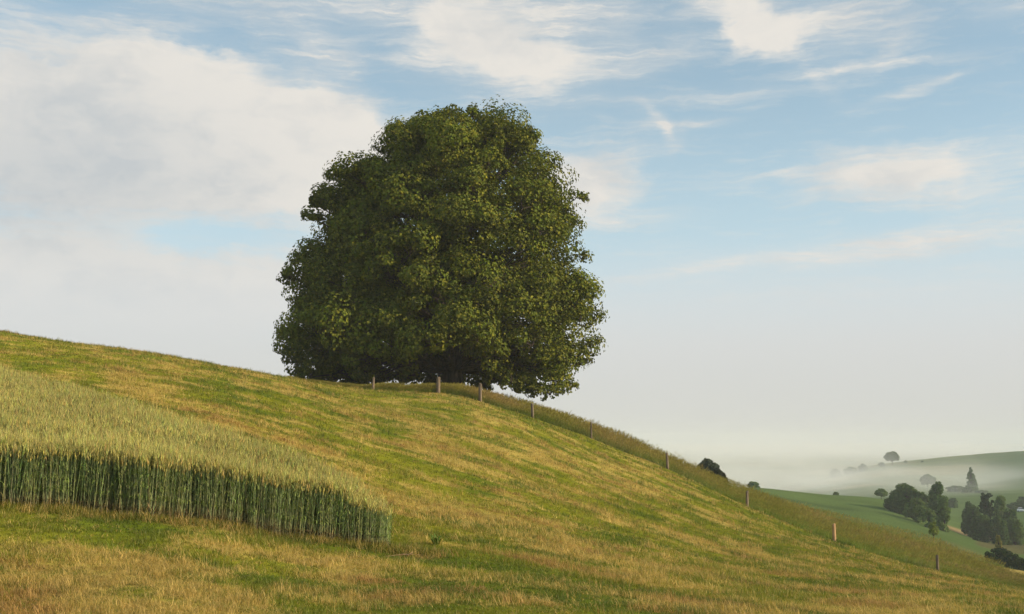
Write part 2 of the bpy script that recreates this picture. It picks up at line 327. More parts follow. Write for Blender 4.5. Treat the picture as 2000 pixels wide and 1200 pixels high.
def gcol(x, y):
    U = Uof(x, y); D = y; s = strawf(x, y)
    g = C_green2+(C_green-C_green2)*sst(.3, .65, fbm(x/2.2, y/1.4, 4, 21))[:,None]
    br = sst(.52, .68, fbm(x/1.8, y/1.0, 3, 31))[:,None]
    st = C_straw*(1-br)+C_brown*br*1.3
    c = g+(st-g)*(np.clip(s, 0, 1)[:,None]*.62)
    rf = frn(U); rb = bank(U)
    inb = (sst(-.2, .4, D-rf))[:,None]
    tall = np.array([.17,.17,.05])*(1+.0*x[:,None])
    c = c*(1-inb)+tall*inb
    # beyond the bank: pastures of the valley
    f = .6*fbm(x/40, y/40, 4, 41)+.4*fbm(x/9, y/14, 4, 43)
    past = np.stack([.085+.06*f, .13+.07*f, .035+.02*f], 1)
    o = sst(0, 6, D-rb)[:,None]; c = c*(1-o)+past*o
    kn = (sst(1740, 1790, U)*sst(1930, 1890, U)*sst(205, 190, D)*sst(140, 150, D))[:,None]   # drier grass on the near flank of the knoll
    c = c*(1-kn*.8)+np.array([.15,.155,.05])*kn*.8
    hay = (sst(1925, 1945, U)*sst(70, 74, D)*sst(100, 92, D))[:,None]                  # cut hay strip beyond the lowest post
    c = c*(1-hay)+np.array([.42,.31,.09])*hay
    oc = (sst(1835, 1842, U)*sst(286, 292, D)*sst(318, 310, D))[:,None]; c = c*(1-oc)+np.array([.36,.25,.11])*oc
    rd = (sst(1885, 1900, U)*sst(215, 225, D)*sst(285, 270, D))[:,None]; c = c*(1-rd*.6)+np.array([.16,.10,.05])*rd*.6
    tr = (np.exp(-((D-(255-.0*U))/5)**2)*sst(1480, 1520, U)*sst(1680, 1640, U))[:,None]; c = c*(1-tr*.5)+np.array([.04,.06,.02])*tr*.5
    fr = sst(560, 700, D)[:,None]; f2 = sst(.42, .58, fbm(x/90+3, y/55, 3, 51))[:,None]
    far = np.array([.19,.22,.09])*(1-f2)+np.array([.30,.27,.13])*f2
    dk = sst(1850, 1990, U)[:,None]*.75; far = far*(1-dk)+np.array([.08,.15,.05])*dk
    return c*(1-fr)+far*fr
gx = np.sin(ga)*R; gy = np.cos(ga)*R
bumps = (fbm(gx/1.1, gy/1.1, 3, 2)-.5)*.10*np.clip((R-6)/6, 0, 1)*(R < 170)+(fbm(gx/6, gy/6, 3, 4)-.5)*.22*np.clip((R-12)/20, 0, 1)*(R < 170)
bumps += (fbm(gx/60, gy/60, 4, 6)-.5)*3.0*np.clip((R-200)/300, 0, 1)
GZ = GZ+bumps
NA, NL = GZ.shape
idx = np.arange(NA*NL).reshape(NA, NL)
F = np.stack([idx[:-1,:-1], idx[:-1,1:], idx[1:,1:], idx[1:,:-1]], -1).reshape(-1, 4)
Vg = np.stack([gx, gy, GZ], -1).reshape(-1, 3)
gc = gcol(Vg[:,0], np.where(np.abs(Vg[:,1]) < .01, .01, Vg[:,1])) if False else None
yy = Vg[:,1].copy(); front = yy > .5
cc = np.tile(np.array([[.10,.13,.03]]), (len(Vg), 1)); cc[front] = gcol(Vg[front,0], yy[front])
# a closing cap around the camera's feet
cz = len(Vg); Vg = np.r_[Vg, [[0, 0, float(GZ[:,0].mean())]]]; cc = np.r_[cc, cc[:1]]
capF = np.stack([idx[:-1,0], idx[1:,0], np.full(NA-1, cz), np.full(NA-1, cz)], -1)
F = F[:, ::-1]
g_o = mk('ground', Vg, F, M_ground, col=cc, smooth=True); tag(g_o, kind='structure')

# ---------------------------------------------------------------- scattering
def scatter(name, T, pos, yaw, scl, lean, tint, m):
    Vs, Fs, Cs = [], [], []; off = 0; which = rng.integers(0, len(T), len(pos))
    for k, (tv, tf, tcl) in enumerate(T):
        s = np.where(which == k)[0]
        if not len(s): continue
        c, sn = np.cos(yaw[s])[:,None], np.sin(yaw[s])[:,None]; q = tv[None]*scl[s][:,None,:]
        x = q[...,0]*c-q[...,1]*sn+lean[s,0][:,None]*q[...,2]; y = q[...,0]*sn+q[...,1]*c+lean[s,1][:,None]*q[...,2]
        V = np.stack([x+pos[s,0][:,None], y+pos[s,1][:,None], q[...,2]+pos[s,2][:,None]], -1)
        F = tf[None]+(np.arange(len(s))*len(tv))[:,None,None]+off
        Vs.append(V.reshape(-1, 3)); Fs.append(F.reshape(-1, 3)); Cs.append((tcl[None]*tint[s][:,None,:]).reshape(-1, 3)); off += len(s)*len(tv)
    return mk(name, np.concatenate(Vs), np.concatenate(Fs), m, col=np.concatenate(Cs))
class TB:
    def __init__(s): s.v, s.f, s.c = [], [], []
    def blade(s, base, yaw, h, out, w, col, col2=None, droop=0.0, segs=2):
        n0 = len(s.v); col = np.array(col); col2 = col if col2 is None else np.array(col2)
        d = np.array([math.cos(yaw), math.sin(yaw), 0]); p = np.array([-d[1], d[0], 0])
        for i in range(segs):
            t = i/segs; c = np.array(base)+d*out*t*t*(1 if droop == 0 else 1)+np.array([0, 0, h*t-droop*t*t])
            ww = w*(1-.55*t)
            for sg in (-1, 1): s.v.append(c+p*ww*sg*.5); s.c.append(col*(1-t)+col2*t)
        s.v.append(np.array(base)+d*out+np.array([0, 0, h-droop])); s.c.append(col2)
        for i in range(segs-1):
            a = n0+2*i; s.f += [(a, a+1, a+3), (a, a+3, a+2)]
        a = n0+2*(segs-1); s.f.append((a, a+1, a+2))
    def spindle(s, a, b, r, col, sides=3, mid=.4):
        n0 = len(s.v); a = np.array(a); b = np.array(b); c = a+(b-a)*mid
        s.v.append(a); s.v.append(b); s.c += [np.array(col)]*2
        for k in range(sides):
            t = 2*math.pi*k/sides; s.v.append(c+np.array([math.cos(t)*r, math.sin(t)*r, 0])); s.c.append(np.array(col))
        for k in range(sides):
            i, j = n0+2+k, n0+2+(k+1) % sides; s.f += [(n0, j, i), (n0+1, i, j)]
    def prism(s, a, b, r0, r1, c0, c1, sides=3):
        n0 = len(s.v)
        for (q, r, cl) in ((a, r0, c0), (b, r1, c1)):
            for k in range(sides):
                t = 2*math.pi*k/sides; s.v.append(np.array(q)+np.array([math.cos(t)*r, math.sin(t)*r, 0])); s.c.append(np.array(cl))
        for k in range(sides):
            i, j = n0+k, n0+(k+1) % sides; s.f += [(i, j, j+sides), (i, j+sides, i+sides)]
    def get(s): return (np.array(s.v), np.array(s.f), np.array(s.c))
RU = random.uniform
one = (1., 1., 1.)
def tuft(nb, h, spread, w, seed):
    random.seed(seed); t = TB()
    for k in range(nb):
        a = RU(0, 6.28); t.blade((RU(-spread, spread), RU(-spread, spread), -.01), a, h*RU(.55, 1.1), h*RU(.1, .8), w*RU(.7, 1.3), [RU(.85, 1.1)]*3)
    return t.get()
def litter(nb, ln, seed):
    random.seed(seed); t = TB()
    for k in range(nb):
        a = RU(0, 6.28); t.blade((RU(-.06, .06), RU(-.06, .06), RU(.0, .03)), a, RU(.0, .05), ln*RU(.5, 1.2), .004, [RU(.8, 1.15)]*3)
    return t.get()
def polar_pts(n_, r0, r1, u0, u1, power=0.0):
    U = rng.uniform(u0, u1, n_); r = r0*np.exp(rng.random(n_)*math.log(r1/r0)); x = (U-1000)/FPX*r; return x, r
WP = np.array([P(765,1058,19.0)[:2], P(700,1055,18.9)[:2], P(300,1012,17.5)[:2], P(0,985,17.0)[:2], P(-500,960,16.0)[:2], P(-900,900,24)[:2], P(-500,800,38)[:2], P(-150,700,35)[:2],
               P(0,782,30.5)[:2], P(300,852,25.6)[:2], P(480,900,23.2)[:2], P(600,960,21.9)[:2], P(740,1030,20.4)[:2]])
def inside(x, y, poly):
    r = np.zeros(len(x), bool); j = len(poly)-1
    for i in range(len(poly)):
        xi, yi = poly[i]; xj, yj = poly[j]
        r ^= ((yi > y) != (yj > y)) & (x < (xj-xi)*(y-yi)/(yj-yi+1e-12)+xi); j = i
    return r
# mown meadow grass
n_ = 150000; x, y = polar_pts(n_, 9.2, 84, -220, 2220)
ok = (y < frn(Uof(x, y))+.3) & ~inside(x, y, WP); x, y = x[ok], y[ok]; n_ = len(x)
s = np.clip(strawf(x, y), 0, 1); isst = rng.random(n_) < s*.63+.08; g = fbm(x/2.2, y/1.4, 4, 21)
tint = C_green2+(C_green-C_green2)*sst(.3, .65, g)[:,None]; tint = tint*rng.uniform(.8, 1.35, (n_, 1))*np.array([1,1,1])*(1+rng.normal(0, .06, (n_, 3)))
br = sst(.52, .68, fbm(x/1.8, y/1.0, 3, 31))[:,None]; stc = (C_straw*(1-br)+C_brown*br*1.4)*rng.uniform(.75, 1.25, (n_, 1))
tint = np.where(isst[:,None], stc, tint)
ds = np.clip((y/12)**.72, .9, 4.2)
T = [tuft(6, .062, .05, .0052, 100+i) for i in range(6)]
hs = ds*rng.uniform(.6, 1.3, n_)*(.60+.95*sst(.42, .72, fbm(x/.55, y/.55, 3, 77)))
scl = np.stack([ds*1.15, ds*1.15, hs*np.where(y > 30, .75, 1.0)], 1)
go = scatter('meadow_grass', T, np.stack([x, y, height(x, y)], 1), rng.uniform(0, 6.28, n_), scl, rng.normal(0, .25, (n_, 2)), np.clip(tint, 0, 1), M_grass)
tag(go, 'short mown meadow grass, green mixed with dry blades, covering the slope', 'grass', kind='stuff')
# longer grass left standing at the foot of the wheat
n_ = 5200; x = rng.uniform(-13.5, -1.2, n_); y = fyw(x)+rng.normal(-.12, .22, n_); tl = rng.uniform(.6, 1.5, n_)*(.5+fbm(x/.6, y/.4, 3, 93))
eg = scatter('edge_grass', T, np.stack([x, y, height(x, y)], 1), rng.uniform(0, 6.28, n_), np.stack([tl*1.2, tl*1.2, tl*2.0], 1), rng.normal(0, .3, (n_, 2)),
             np.clip(np.where(rng.random((n_, 1)) < .3, C_straw, C_green*.85)*rng.uniform(.7, 1.2, (n_, 1)), 0, 1), M_grass)
tag(eg, 'longer mixed green and dry grass along the foot of the wheat', 'grass', kind='stuff')
# dry cut stalks lying on it
n_ = 90000; x, y = polar_pts(n_, 9.2, 60, -220, 2220); s = strawf(x, y)
ok = (rng.random(n_) < np.clip(s, 0, 1)*.8) & (y < frn(Uof(x, y))) & ~inside(x, y, WP); x, y = x[ok], y[ok]; n_ = len(x)
T = [litter(6, .16, 200+i) for i in range(5)]+[tuft(5, .12, .05, .004, 220+i) for i in range(3)]
ds = np.clip((y/12)**.6, .9, 2.2); br = sst(.5, .7, fbm(x/1.8, y/1.0, 3, 31))[:,None]
tint = (C_straw*(1-br)+C_brown*1.6*br)*rng.uniform(.7, 1.4, (n_, 1))
so_ = scatter('dry_straw', T, np.stack([x, y, height(x, y)+.005], 1), rng.uniform(0, 6.28, n_), np.stack([ds]*3, 1)*rng.uniform(.7, 1.35, (n_, 1)), rng.normal(0, .2, (n_, 2)), np.clip(tint, 0, 1), M_grass)
tag(so_, 'tan dry cut straw lying in streaks on the mown meadow', 'straw', kind='stuff')
# ---------------------------------------------------------------- wheat
def wheat(seed, full=True):
    random.seed(seed); t = TB(); st = (.34,.37,.16); gl = (.28,.35,.10); hd = (.44,.39,.11); aw = (.50,.44,.15)
    z0 = 0 if full else .45; lx, ly = RU(-.03, .03), RU(-.03, .03)
    if full:
        t.prism((0, 0, 0), (0, 0, .16), .0036, .0034, (.34,.24,.12), (.25,.26,.13)); z0 = .16
    t.prism((0, 0, z0), (lx*.4, ly*.4, .86), 0.0030, .0022, st, (.22,.27,.11))
    e0 = np.array([lx*.4, ly*.4, .85]); e1 = e0+np.array([lx, ly, .105])
    t.spindle(e0, e1, 0.0105, hd, 4, .45)
    for k in range(6):
        a = k*1.05+RU(0, .5); q = e0+(e1-e0)*(.15+.14*k); t.blade(q, a, RU(.07, .10), RU(.015, .045), .0034, aw, segs=1)
    for k, zz in enumerate((.12, .3, .48, .66) if full else (.55, .7)):
        a = RU(0, 6.28); t.blade((0, 0, zz), a, RU(.12, .2), RU(.06, .16), RU(.010, .015), gl if zz > .2 else (.3,.24,.1), droop=RU(.03, .16), segs=3)
    return t.get()
front_a, front_b = WP[:5][::-1], None
minx, maxx = WP[:,0].min(), WP[:,0].max(); miny, maxy = WP[:,1].min(), WP[:,1].max()
def fy(x): return np.interp(x, WP[:5,0][::-1], WP[:5,1][::-1])
n_ = 700000; x = rng.uniform(max(minx, -17), maxx+.25, n_); y = rng.uniform(miny-.2, maxy, n_)
ok = inside(x, y-.35*(fbm(x/.5, x*0, 3, 15)-.5)-rng.normal(0, .05, n_), WP) & (Uof(x, y) > -260); x, y = x[ok], y[ok]
dep = y-fy(x); keep = rng.random(len(x)) < np.where(dep < 1.2, 0.95, .42)*.62*(.75+.5*(fbm(x/.7, y/.5, 2, 88) > .42)); x, y, dep = x[keep], y[keep], dep[keep]
print('wheat', len(x))
hh = .93*(.93+.12*fbm(x/1.5, y/1.2, 3, 66))*rng.normal(1, .07, len(x))*np.where(x > WP[0,0]-.8, 1-.35*np.clip((x-WP[0,0]+1.2)/1.4, 0, 1), 1)
pos = np.stack([x, y, height(x, y)-.01], 1); lean = np.c_[rng.normal(.04, .075, len(x)), rng.normal(-.01, .07, len(x))]
tint = rng.uniform(.65, 1.35, (len(x), 1))*(1+rng.normal(0, .08, (len(x), 3)))
scl = np.stack([np.ones_like(hh)*1.1, np.ones_like(hh)*1.1, hh], 1)
TF = [wheat(300+i, True) for i in range(7)]; TH = [wheat(320+i, False) for i in range(6)]
fr_ = (dep < 1.1) | (x > fy(x)*0+WP[0,0]-1.2)
# one crop object: full stalks along the open edge, upper halves inside the stand
def merge(parts_, name, m):
    Vs, Fs, Cs, off = [], [], [], 0
    for o in parts_:
        me = o.data; V = np.empty(len(me.vertices)*3, np.float32); me.vertices.foreach_get('co', V)
        Fq = np.empty(len(me.loops), np.int32); me.loops.foreach_get('vertex_index', Fq); C = np.empty(len(me.vertices)*4, np.float32); me.color_attributes['Col'].data.foreach_get('color', C)
        Vs.append(V.reshape(-1, 3)); Fs.append(Fq.reshape(-1, 3)+off); Cs.append(C.reshape(-1, 4)[:,:3]); off += len(V)//3
        bpy.data.objects.remove(o); bpy.data.meshes.remove(me)
    return mk(name, np.concatenate(Vs), np.concatenate(Fs), m, col=np.concatenate(Cs))
yw = rng.uniform(0, 6.28, len(x))
pa = scatter('w1', TF, pos[fr_], yw[fr_], scl[fr_], lean[fr_], tint[fr_], M_wheat)
pb = scatter('w2', TH, pos[~fr_], yw[~fr_], scl[~fr_], lean[~fr_], tint[~fr_], M_wheat)
wo_ = merge([pa, pb], 'wheat_crop', M_wheat)
tag(wo_, 'dense stand of ripening green wheat with pale bearded heads', 'wheat', kind='stuff')
# ---------------------------------------------------------------- tall unmown grass along the fence and down the bank
def tall(seed, seedy=True):
    random.seed(seed); t = TB()
    for k in range(4):
        a = RU(0, 6.28); t.blade((RU(-.1, .1), RU(-.1, .1), 0), a, RU(.35, .65), RU(.1, .3), .018, (.75,1.0,.6), (1.,1.05,.8), segs=2)
    if seedy:
        for k in range(2):
            bx_, by_ = RU(-.12, .12), RU(-.12, .12); ox, oy = RU(.02, .22), RU(-.1, .1); h = RU(.75, 1.05)
            t.blade((bx_, by_, 0), math.atan2(oy, ox), h, math.hypot(ox, oy), .012, (1.1,1.,.8), (1.4,1.2,.85), segs=2)
            t.spindle((bx_+ox*.75, by_+oy*.75, h*.84), (bx_+ox*1.15, by_+oy*1.15, h*1.06), .014, (1.5,1.15,.9), 3)
    return t.get()
n_ = 115000; U = rng.uniform(560, 2350, n_); f0, f1 = frn(U), bank(U); t_ = rng.random(n_); D = f0+.15+(f1-f0)*t_**1.15; y = D; x = (U-1000)/FPX*D
ok = rng.random(n_) < .92-.5*(t_ > .5); x, y, U, t_ = x[ok], y[ok], U[ok], t_[ok]; n_ = len(x)
T = [tall(400+i, i % 3 != 0) for i in range(8)]
fl = fbm(x/2.5, y/2.5, 4, 71); red = sst(.55, .80, fbm(x/4, y/4, 4, 72)+.06*t_+.08*sst(1150, 1400, U))[:,None]
tint = (np.array([.22,.245,.05])*(1-red)+np.array([.27,.25,.095])*red)*rng.uniform(.7, 1.35, (n_, 1))
hsc = .87*np.clip(.40+.85*fl, .3, 1.15)*np.interp(U, [560,700,770,860,1040,1150,1300,1400,1500,1815,1950,2300], [.25,.35,.75,.85,.95,1.0,.92,.7,.8,.95,.55,.5])*(.75+.35*sst(0, .1, t_))*rng.uniform(.7, 1.15, n_)
scl = np.stack([np.ones(n_)*.95, np.ones(n_)*.95, hsc], 1)
tg = scatter('tall_grass', T, np.stack([x, y, height(x, y)-.02], 1), rng.uniform(-.8, .8, n_), scl, np.c_[rng.normal(.38, .18, n_), rng.normal(-.05, .15, n_)], np.clip(tint, 0, 1), M_grass)
tag(tg, 'tall unmown grass with reddish seed heads behind the fence posts', 'grass', kind='stuff')
# ---------------------------------------------------------------- fence posts
PN = ['short grey wooden fence post at the crest, under the left of the big tree crown',
 'pale wooden fence post just left of the big tree trunk',
 'tall dark grey fence post just right of the big tree trunk',
 'thin leaning fence post below the right edge of the big tree crown',
 'slim grey fence post in green grass, first one clear of the big tree crown',
 'pale wooden fence post below left of the dark treetop behind the bank',
 'grey fence post with sunlit right side, below the left end of the green knoll',
 'orange brown fence post, the freshest wood of the row',
 'dark grey fence post at the foot of the bank, second from the right end',
 'thin dark fence post at the right edge of the picture beside the hay strip']
for i, (u, v, D, hp, wp, kind) in enumerate(POSTS):
    x = (u-1000)/FPX*D; z = hz(x, D); H = hp*D/FPX; rad = max(.055, 1.25*wp*D/FPX); random.seed(500+i)
    tx, ty = RU(-.05, .05), RU(-.04, .04); V = []; S = 10
    prof = [(-.3, 1.05), (0, 1.03), (.35, 1.0), (.7, .97), (.93, .95), (.975, .86), (1.0, .55)]
    for (t, k) in prof:
        for a in range(S):
            an = 2*math.pi*a/S; rr = rad*k*(1+.07*math.sin(an*2+i)+.03*RU(-1, 1)); tt = t*H if t > 0 else t
            V.append((math.cos(an)*rr+tx*tt, math.sin(an)*rr+ty*tt, tt+(.03*math.cos(an+i) if t > .9 else 0)))
    Fp = [(r*S+a, r*S+(a+1) % S, (r+1)*S+(a+1) % S, (r+1)*S+a) for r in range(len(prof)-1) for a in range(S)]
    V.append((tx*H, ty*H, H+.01)); c = len(V)-1; top = (len(prof)-1)*S
    Fp += [(top+a, top+(a+1) % S, c, c) for a in range(S)]
    me = bpy.data.meshes.new('fence_post'); me.from_pydata(V, [], [tuple(dict.fromkeys(f)) for f in Fp]); me.materials.append(M_post2 if kind else M_post)
    o = bpy.data.objects.new('fence_post', me); COL.objects.link(o); o.location = (x, D, z)
    tag(o, PN[i], 'fence post', 'wooden fence posts along the top of the meadow')
# ---------------------------------------------------------------- trees
def tube(V, F, pts_, rads, S=7):
    n0 = len(V)
    for i, (p, r) in enumerate(zip(pts_, rads)):
        d = np.array(pts_[min(i+1, len(pts_)-1)])-np.array(pts_[max(i-1, 0)]); d = d/(np.linalg.norm(d)+1e-9)
        a = np.cross(d, (0, 1, 0) if abs(d[1]) < .9 else (1, 0, 0)); a /= np.linalg.norm(a); b = np.cross(d, a)
        for k in range(S): t = 2*math.pi*k/S; V.append(np.array(p)+r*(a*math.cos(t)+b*math.sin(t)))
    for i in range(len(pts_)-1):
        for k in range(S): a_, b_ = n0+i*S+k, n0+i*S+(k+1) % S; F.append((a_, b_, b_+S, a_+S))
def leaves(centres, outward, sizes, cols, droop=.35, rnd=.75, fold=.3, up=.55):
    n_ = len(centres)
    nrm = outward+rng.normal(0, rnd, (n_, 3))+np.array([0, 0, up]); nrm /= np.linalg.norm(nrm, axis=1)[:,None]
    tip = rng.normal(0, 1, (n_, 3)); tip[:,2] -= droop*2; tip -= nrm*(tip*nrm).sum(1)[:,None]; tip /= np.linalg.norm(tip, axis=1)[:,None]+1e-9
    sd_ = np.cross(nrm, tip); s = sizes[:,None]
    a = centres-tip*s*.5; b = centres+sd_*s*.42+nrm*s*fold*.5-tip*s*.08; c = centres+tip*s*.55-nrm*s*.1; d = centres-sd_*s*.42+nrm*s*fold*.5-tip*s*.08
    V = np.stack([a, b, c, d], 1).reshape(-1, 3); i = np.arange(n_)*4
    F = np.stack([np.stack([i, i+1, i+2], 1), np.stack([i, i+2, i+3], 1)], 1).reshape(-1, 3)
    return V, F, np.repeat(cols, 4, 0)
def sph(n_):
    v = rng.normal(0, 1, (n_, 3)); return v/np.linalg.norm(v, axis=1)[:,None]
rng = np.random.default_rng(4242)
# the big tree: outline of the crown (left and right reach per height), real depth from its width
TD = 90.0; TU = 884; m_px = TD/FPX
OY = np.array([214,228,245,270,300,330,350,385,430,480,510,545,590,640,690,730,757])
OL = np.array([850,810,768,748,732,696,660,622,600,597,573,560,573,545,552,566,590])
OR = np.array([905,955,1010,1050,1072,1088,1100,1142,1140,1145,1150,1160,1170,1180,1180,1145,1125])
trunk_x = (TU-1000)/FPX*TD; tz = hz(trunk_x, TD)
def px_w(u, v): p = P(u, v, TD); return p[0], p[2]
lobes = []; LUV = {}
for vy in np.arange(252, 740, 38):
    xl, xr = np.interp(vy, OY, OL), np.interp(vy, OY, OR); hw = (xr-xl)/2; cx_ = (xl+xr)/2
    Rp = np.clip(hw*.30, 30, 58)
    for ring, frac in ((1.0, 1.0), (.62, .55), (.25, .25)):
        rr = (hw-Rp*.92)*ring
        if rr < 12 and ring < 1: continue
        nl = max(3, int(2*math.pi*rr/(1.36*Rp)*(1.0 if ring == 1 else .45)))
        ph = rng.uniform(0, 6.28)
        for k in range(nl):
            th = ph+2*math.pi*k/nl+rng.normal(0, .12); R1 = Rp*rng.uniform(.6, 1.3)
            r1 = rr*(rng.uniform(.74, 1.05)); uu = cx_+r1*math.cos(th); vv = min(vy+rng.normal(0, 21), rng.uniform(700, 746) if (math.sin(th) < .3 and 640 < uu < 1000) else 760)
            vv = min(vv, 694) if (abs(uu-884) < 52 and math.sin(th) < .2) else vv; X, Z = px_w(uu, vv); lobes.append((X, TD+r1*math.sin(th)*m_px*.93, Z, R1*m_px, math.cos(th), ring)); LUV[len(lobes)-1] = (uu, vv)
# distinct knobs of the outline
for (u, v, R1) in ((872,238,22),(838,248,20),(775,262,22),(712,326,22),(664,362,24),(618,400,22),(622,440,24),(588,508,24),(572,548,22),(574,655,24),(575,700,26),(1040,282,26),(1005,285,30),(1035,315,30),(1075,772,22),(1110,760,24),(1050,765,22),(1025,750,26),(985,745,24),(1085,745,28),(1130,700,26),(1072,330,26),(1128,380,26),(1120,440,26),
                  (1138,500,24),(1152,560,24),(1160,620,24),(1163,672,24),(1122,716,28),(1088,765,24),(1100,740,24),(1020,758,22),(965,740,22),(640,728,26),(700,735,24),(745,742,20),(800,742,20),(925,240,24),(975,262,24),(600,735,22)):
    X, Z = px_w(u, v); lobes.append((X, TD+rng.normal(0, 1.4), Z, R1*m_px, (u-860)/320, 1))
    ui, vi = u+(870-u)*.13, v+(480-v)*.13; X, Z = px_w(ui, vi); lobes.append((X, TD+rng.normal(0, 2.5), Z, R1*1.35*m_px, (u-860)/320, 1))
for k in range(26):                                           # hanging skirt in front of and around the trunk
    th = rng.uniform(-3.14, 0) if k % 3 else rng.uniform(0, 3.14); u = 860+rng.uniform(190, 262)*math.cos(th); X, Z = px_w(u, rng.uniform(685, 722) if abs(u-884) > 60 else 668); lobes.append((X, TD+rng.uniform(.55, .95)*9.5*math.sin(th), Z, 1.1, math.cos(th), 1))
for k in range(34):
    u = 596+k*13.4+rng.normal(0, 5)
    if abs(u-884) < 46: continue
    X, Z = px_w(u, rng.uniform(728, 752)+max(0, u-930)*.13); lobes.append((X, TD+rng.uniform(-5, 8), Z, rng.uniform(15, 26)*m_px, 0, 1))
for u in (838, 852, 864): X, Z = px_w(u, 742); lobes.append((X, TD+6, Z, .9, 0, 1))
Cs_, Os_, Sz_, Cl_ = [], [], [], []
subs = []
for li, (X, Y, Z, r, ct, ring) in enumerate(lobes):
    ns = 11 if ring == 1 else 7
    for k in range(ns):
        d = sph(1)[0]
        if d[2] < -.45: d[2] *= -.6
        c = np.array([X, Y, Z])+d*r*np.array([.74, .74, .80]); sr = r*rng.uniform(.28, .46)
        if li in LUV:                                        # keep the clump inside the crown's own outline
            us = LUV[li][0]+(c[0]-X)/m_px; vs = LUV[li][1]-(c[2]-Z)/m_px; sp = sr/m_px*.8
            if vs < 214+sp: continue
            u2 = min(max(us, np.interp(vs, OY, OL)+sp-4), np.interp(vs, OY, OR)-sp+6); c[0] += (u2-us)*m_px
        subs.append((c, sr, d))
        nl = int((112 if ring == 1 else 38)*(.5 if ct > .62 else 1.0)*rng.uniform(.7, 1.25)*(sr/.75)**1.6)
        if nl < 5: continue
        q = sph(nl); q[:,2] = np.where(q[:,2] < -.2, q[:,2]*.6, q[:,2]); rad = rng.uniform(.6, 1.15, (nl, 1))**.7
        Cs_.append(c+q*rad*sr*np.array([1.0, 1.0, 1.0])); Os_.append(q*.8+d*.6)
        Sz_.append(rng.uniform(.17, .28, nl))
        b = rng.uniform(.62, 1.35); base_c = np.array([.092, .120, .011])*b; warm = rng.random(nl)[:,None]**2.6
        Cl_.append((base_c*(1-warm)+np.array([.24, .22, .022])*warm)*rng.uniform(.86, 1.14, (nl, 1)))
Cn = np.concatenate(Cs_); On = np.concatenate(Os_); Sn = np.concatenate(Sz_); Cc = np.concatenate(Cl_)
gz_ = height(Cn[:,0], Cn[:,1]); ok = Cn[:,2] > gz_+.12; Cn, On, Sn, Cc = Cn[ok], On[ok], Sn[ok], Cc[ok]
print('leaves', len(Cn), 'lobes', len(lobes))
root = empty('linden_tree', (trunk_x, TD, tz)); tag(root, 'huge round leafy tree standing alone on the crest of the meadow', 'tree')
O0 = np.array([trunk_x, TD, tz])
V, F, C = leaves(Cn-O0, On, Sn, Cc, rnd=.28, up=.15); crown = mk('crown', V, F, M_leaf, root, col=C)
Vt, Ft = [], []
tr_pts = [(0, 0, -.6), (.02, 0, .1), (.05, 0, 1.2), (.0, .05, 2.6), (-.1, .1, 4.2), (.1, 0, 7), (.0, 0, 11), (.1, 0, 15), (0, 0, 18.5)]
tube(Vt, Ft, tr_pts, [1.25, 1.0, .80, .74, .70, .5, .36, .2, .07], 14)
trunk = mk('trunk', Vt, Ft, M_bark, root, smooth=True)
Vl, Fl = [], []
for (X, Y, Z, r, ct, ring) in lobes:
    if ring < .5 or random.random() < .25: continue
    e = np.array([X, Y, Z])-O0; hs_ = np.clip(e[2]*.55, 1.9, 15); s0 = np.array([0, 0, hs_])
    mid = s0*.45+e*.55+np.array([0, 0, .1*np.linalg.norm(e[:2])+.3]); m0 = s0*.8+e*.2+np.array([0, 0, .35])
    L_ = np.linalg.norm(e-s0); r0 = .05+.014*L_
    tube(Vl, Fl, [s0, m0, mid, s0*.15+e*.85+np.array([0, 0, .15]), e], [r0*1.2, r0, r0*.62, r0*.36, .02], 5)
for (c, sr, d) in subs[::2]:
    e = c-O0; b0 = e-d*sr*2.1; tube(Vl, Fl, [b0, (b0+e)/2+rng.normal(0, .06, 3), e], [.035, .022, .008], 4)
limbs = mk('branches', Vl, Fl, M_bark, root, smooth=True)
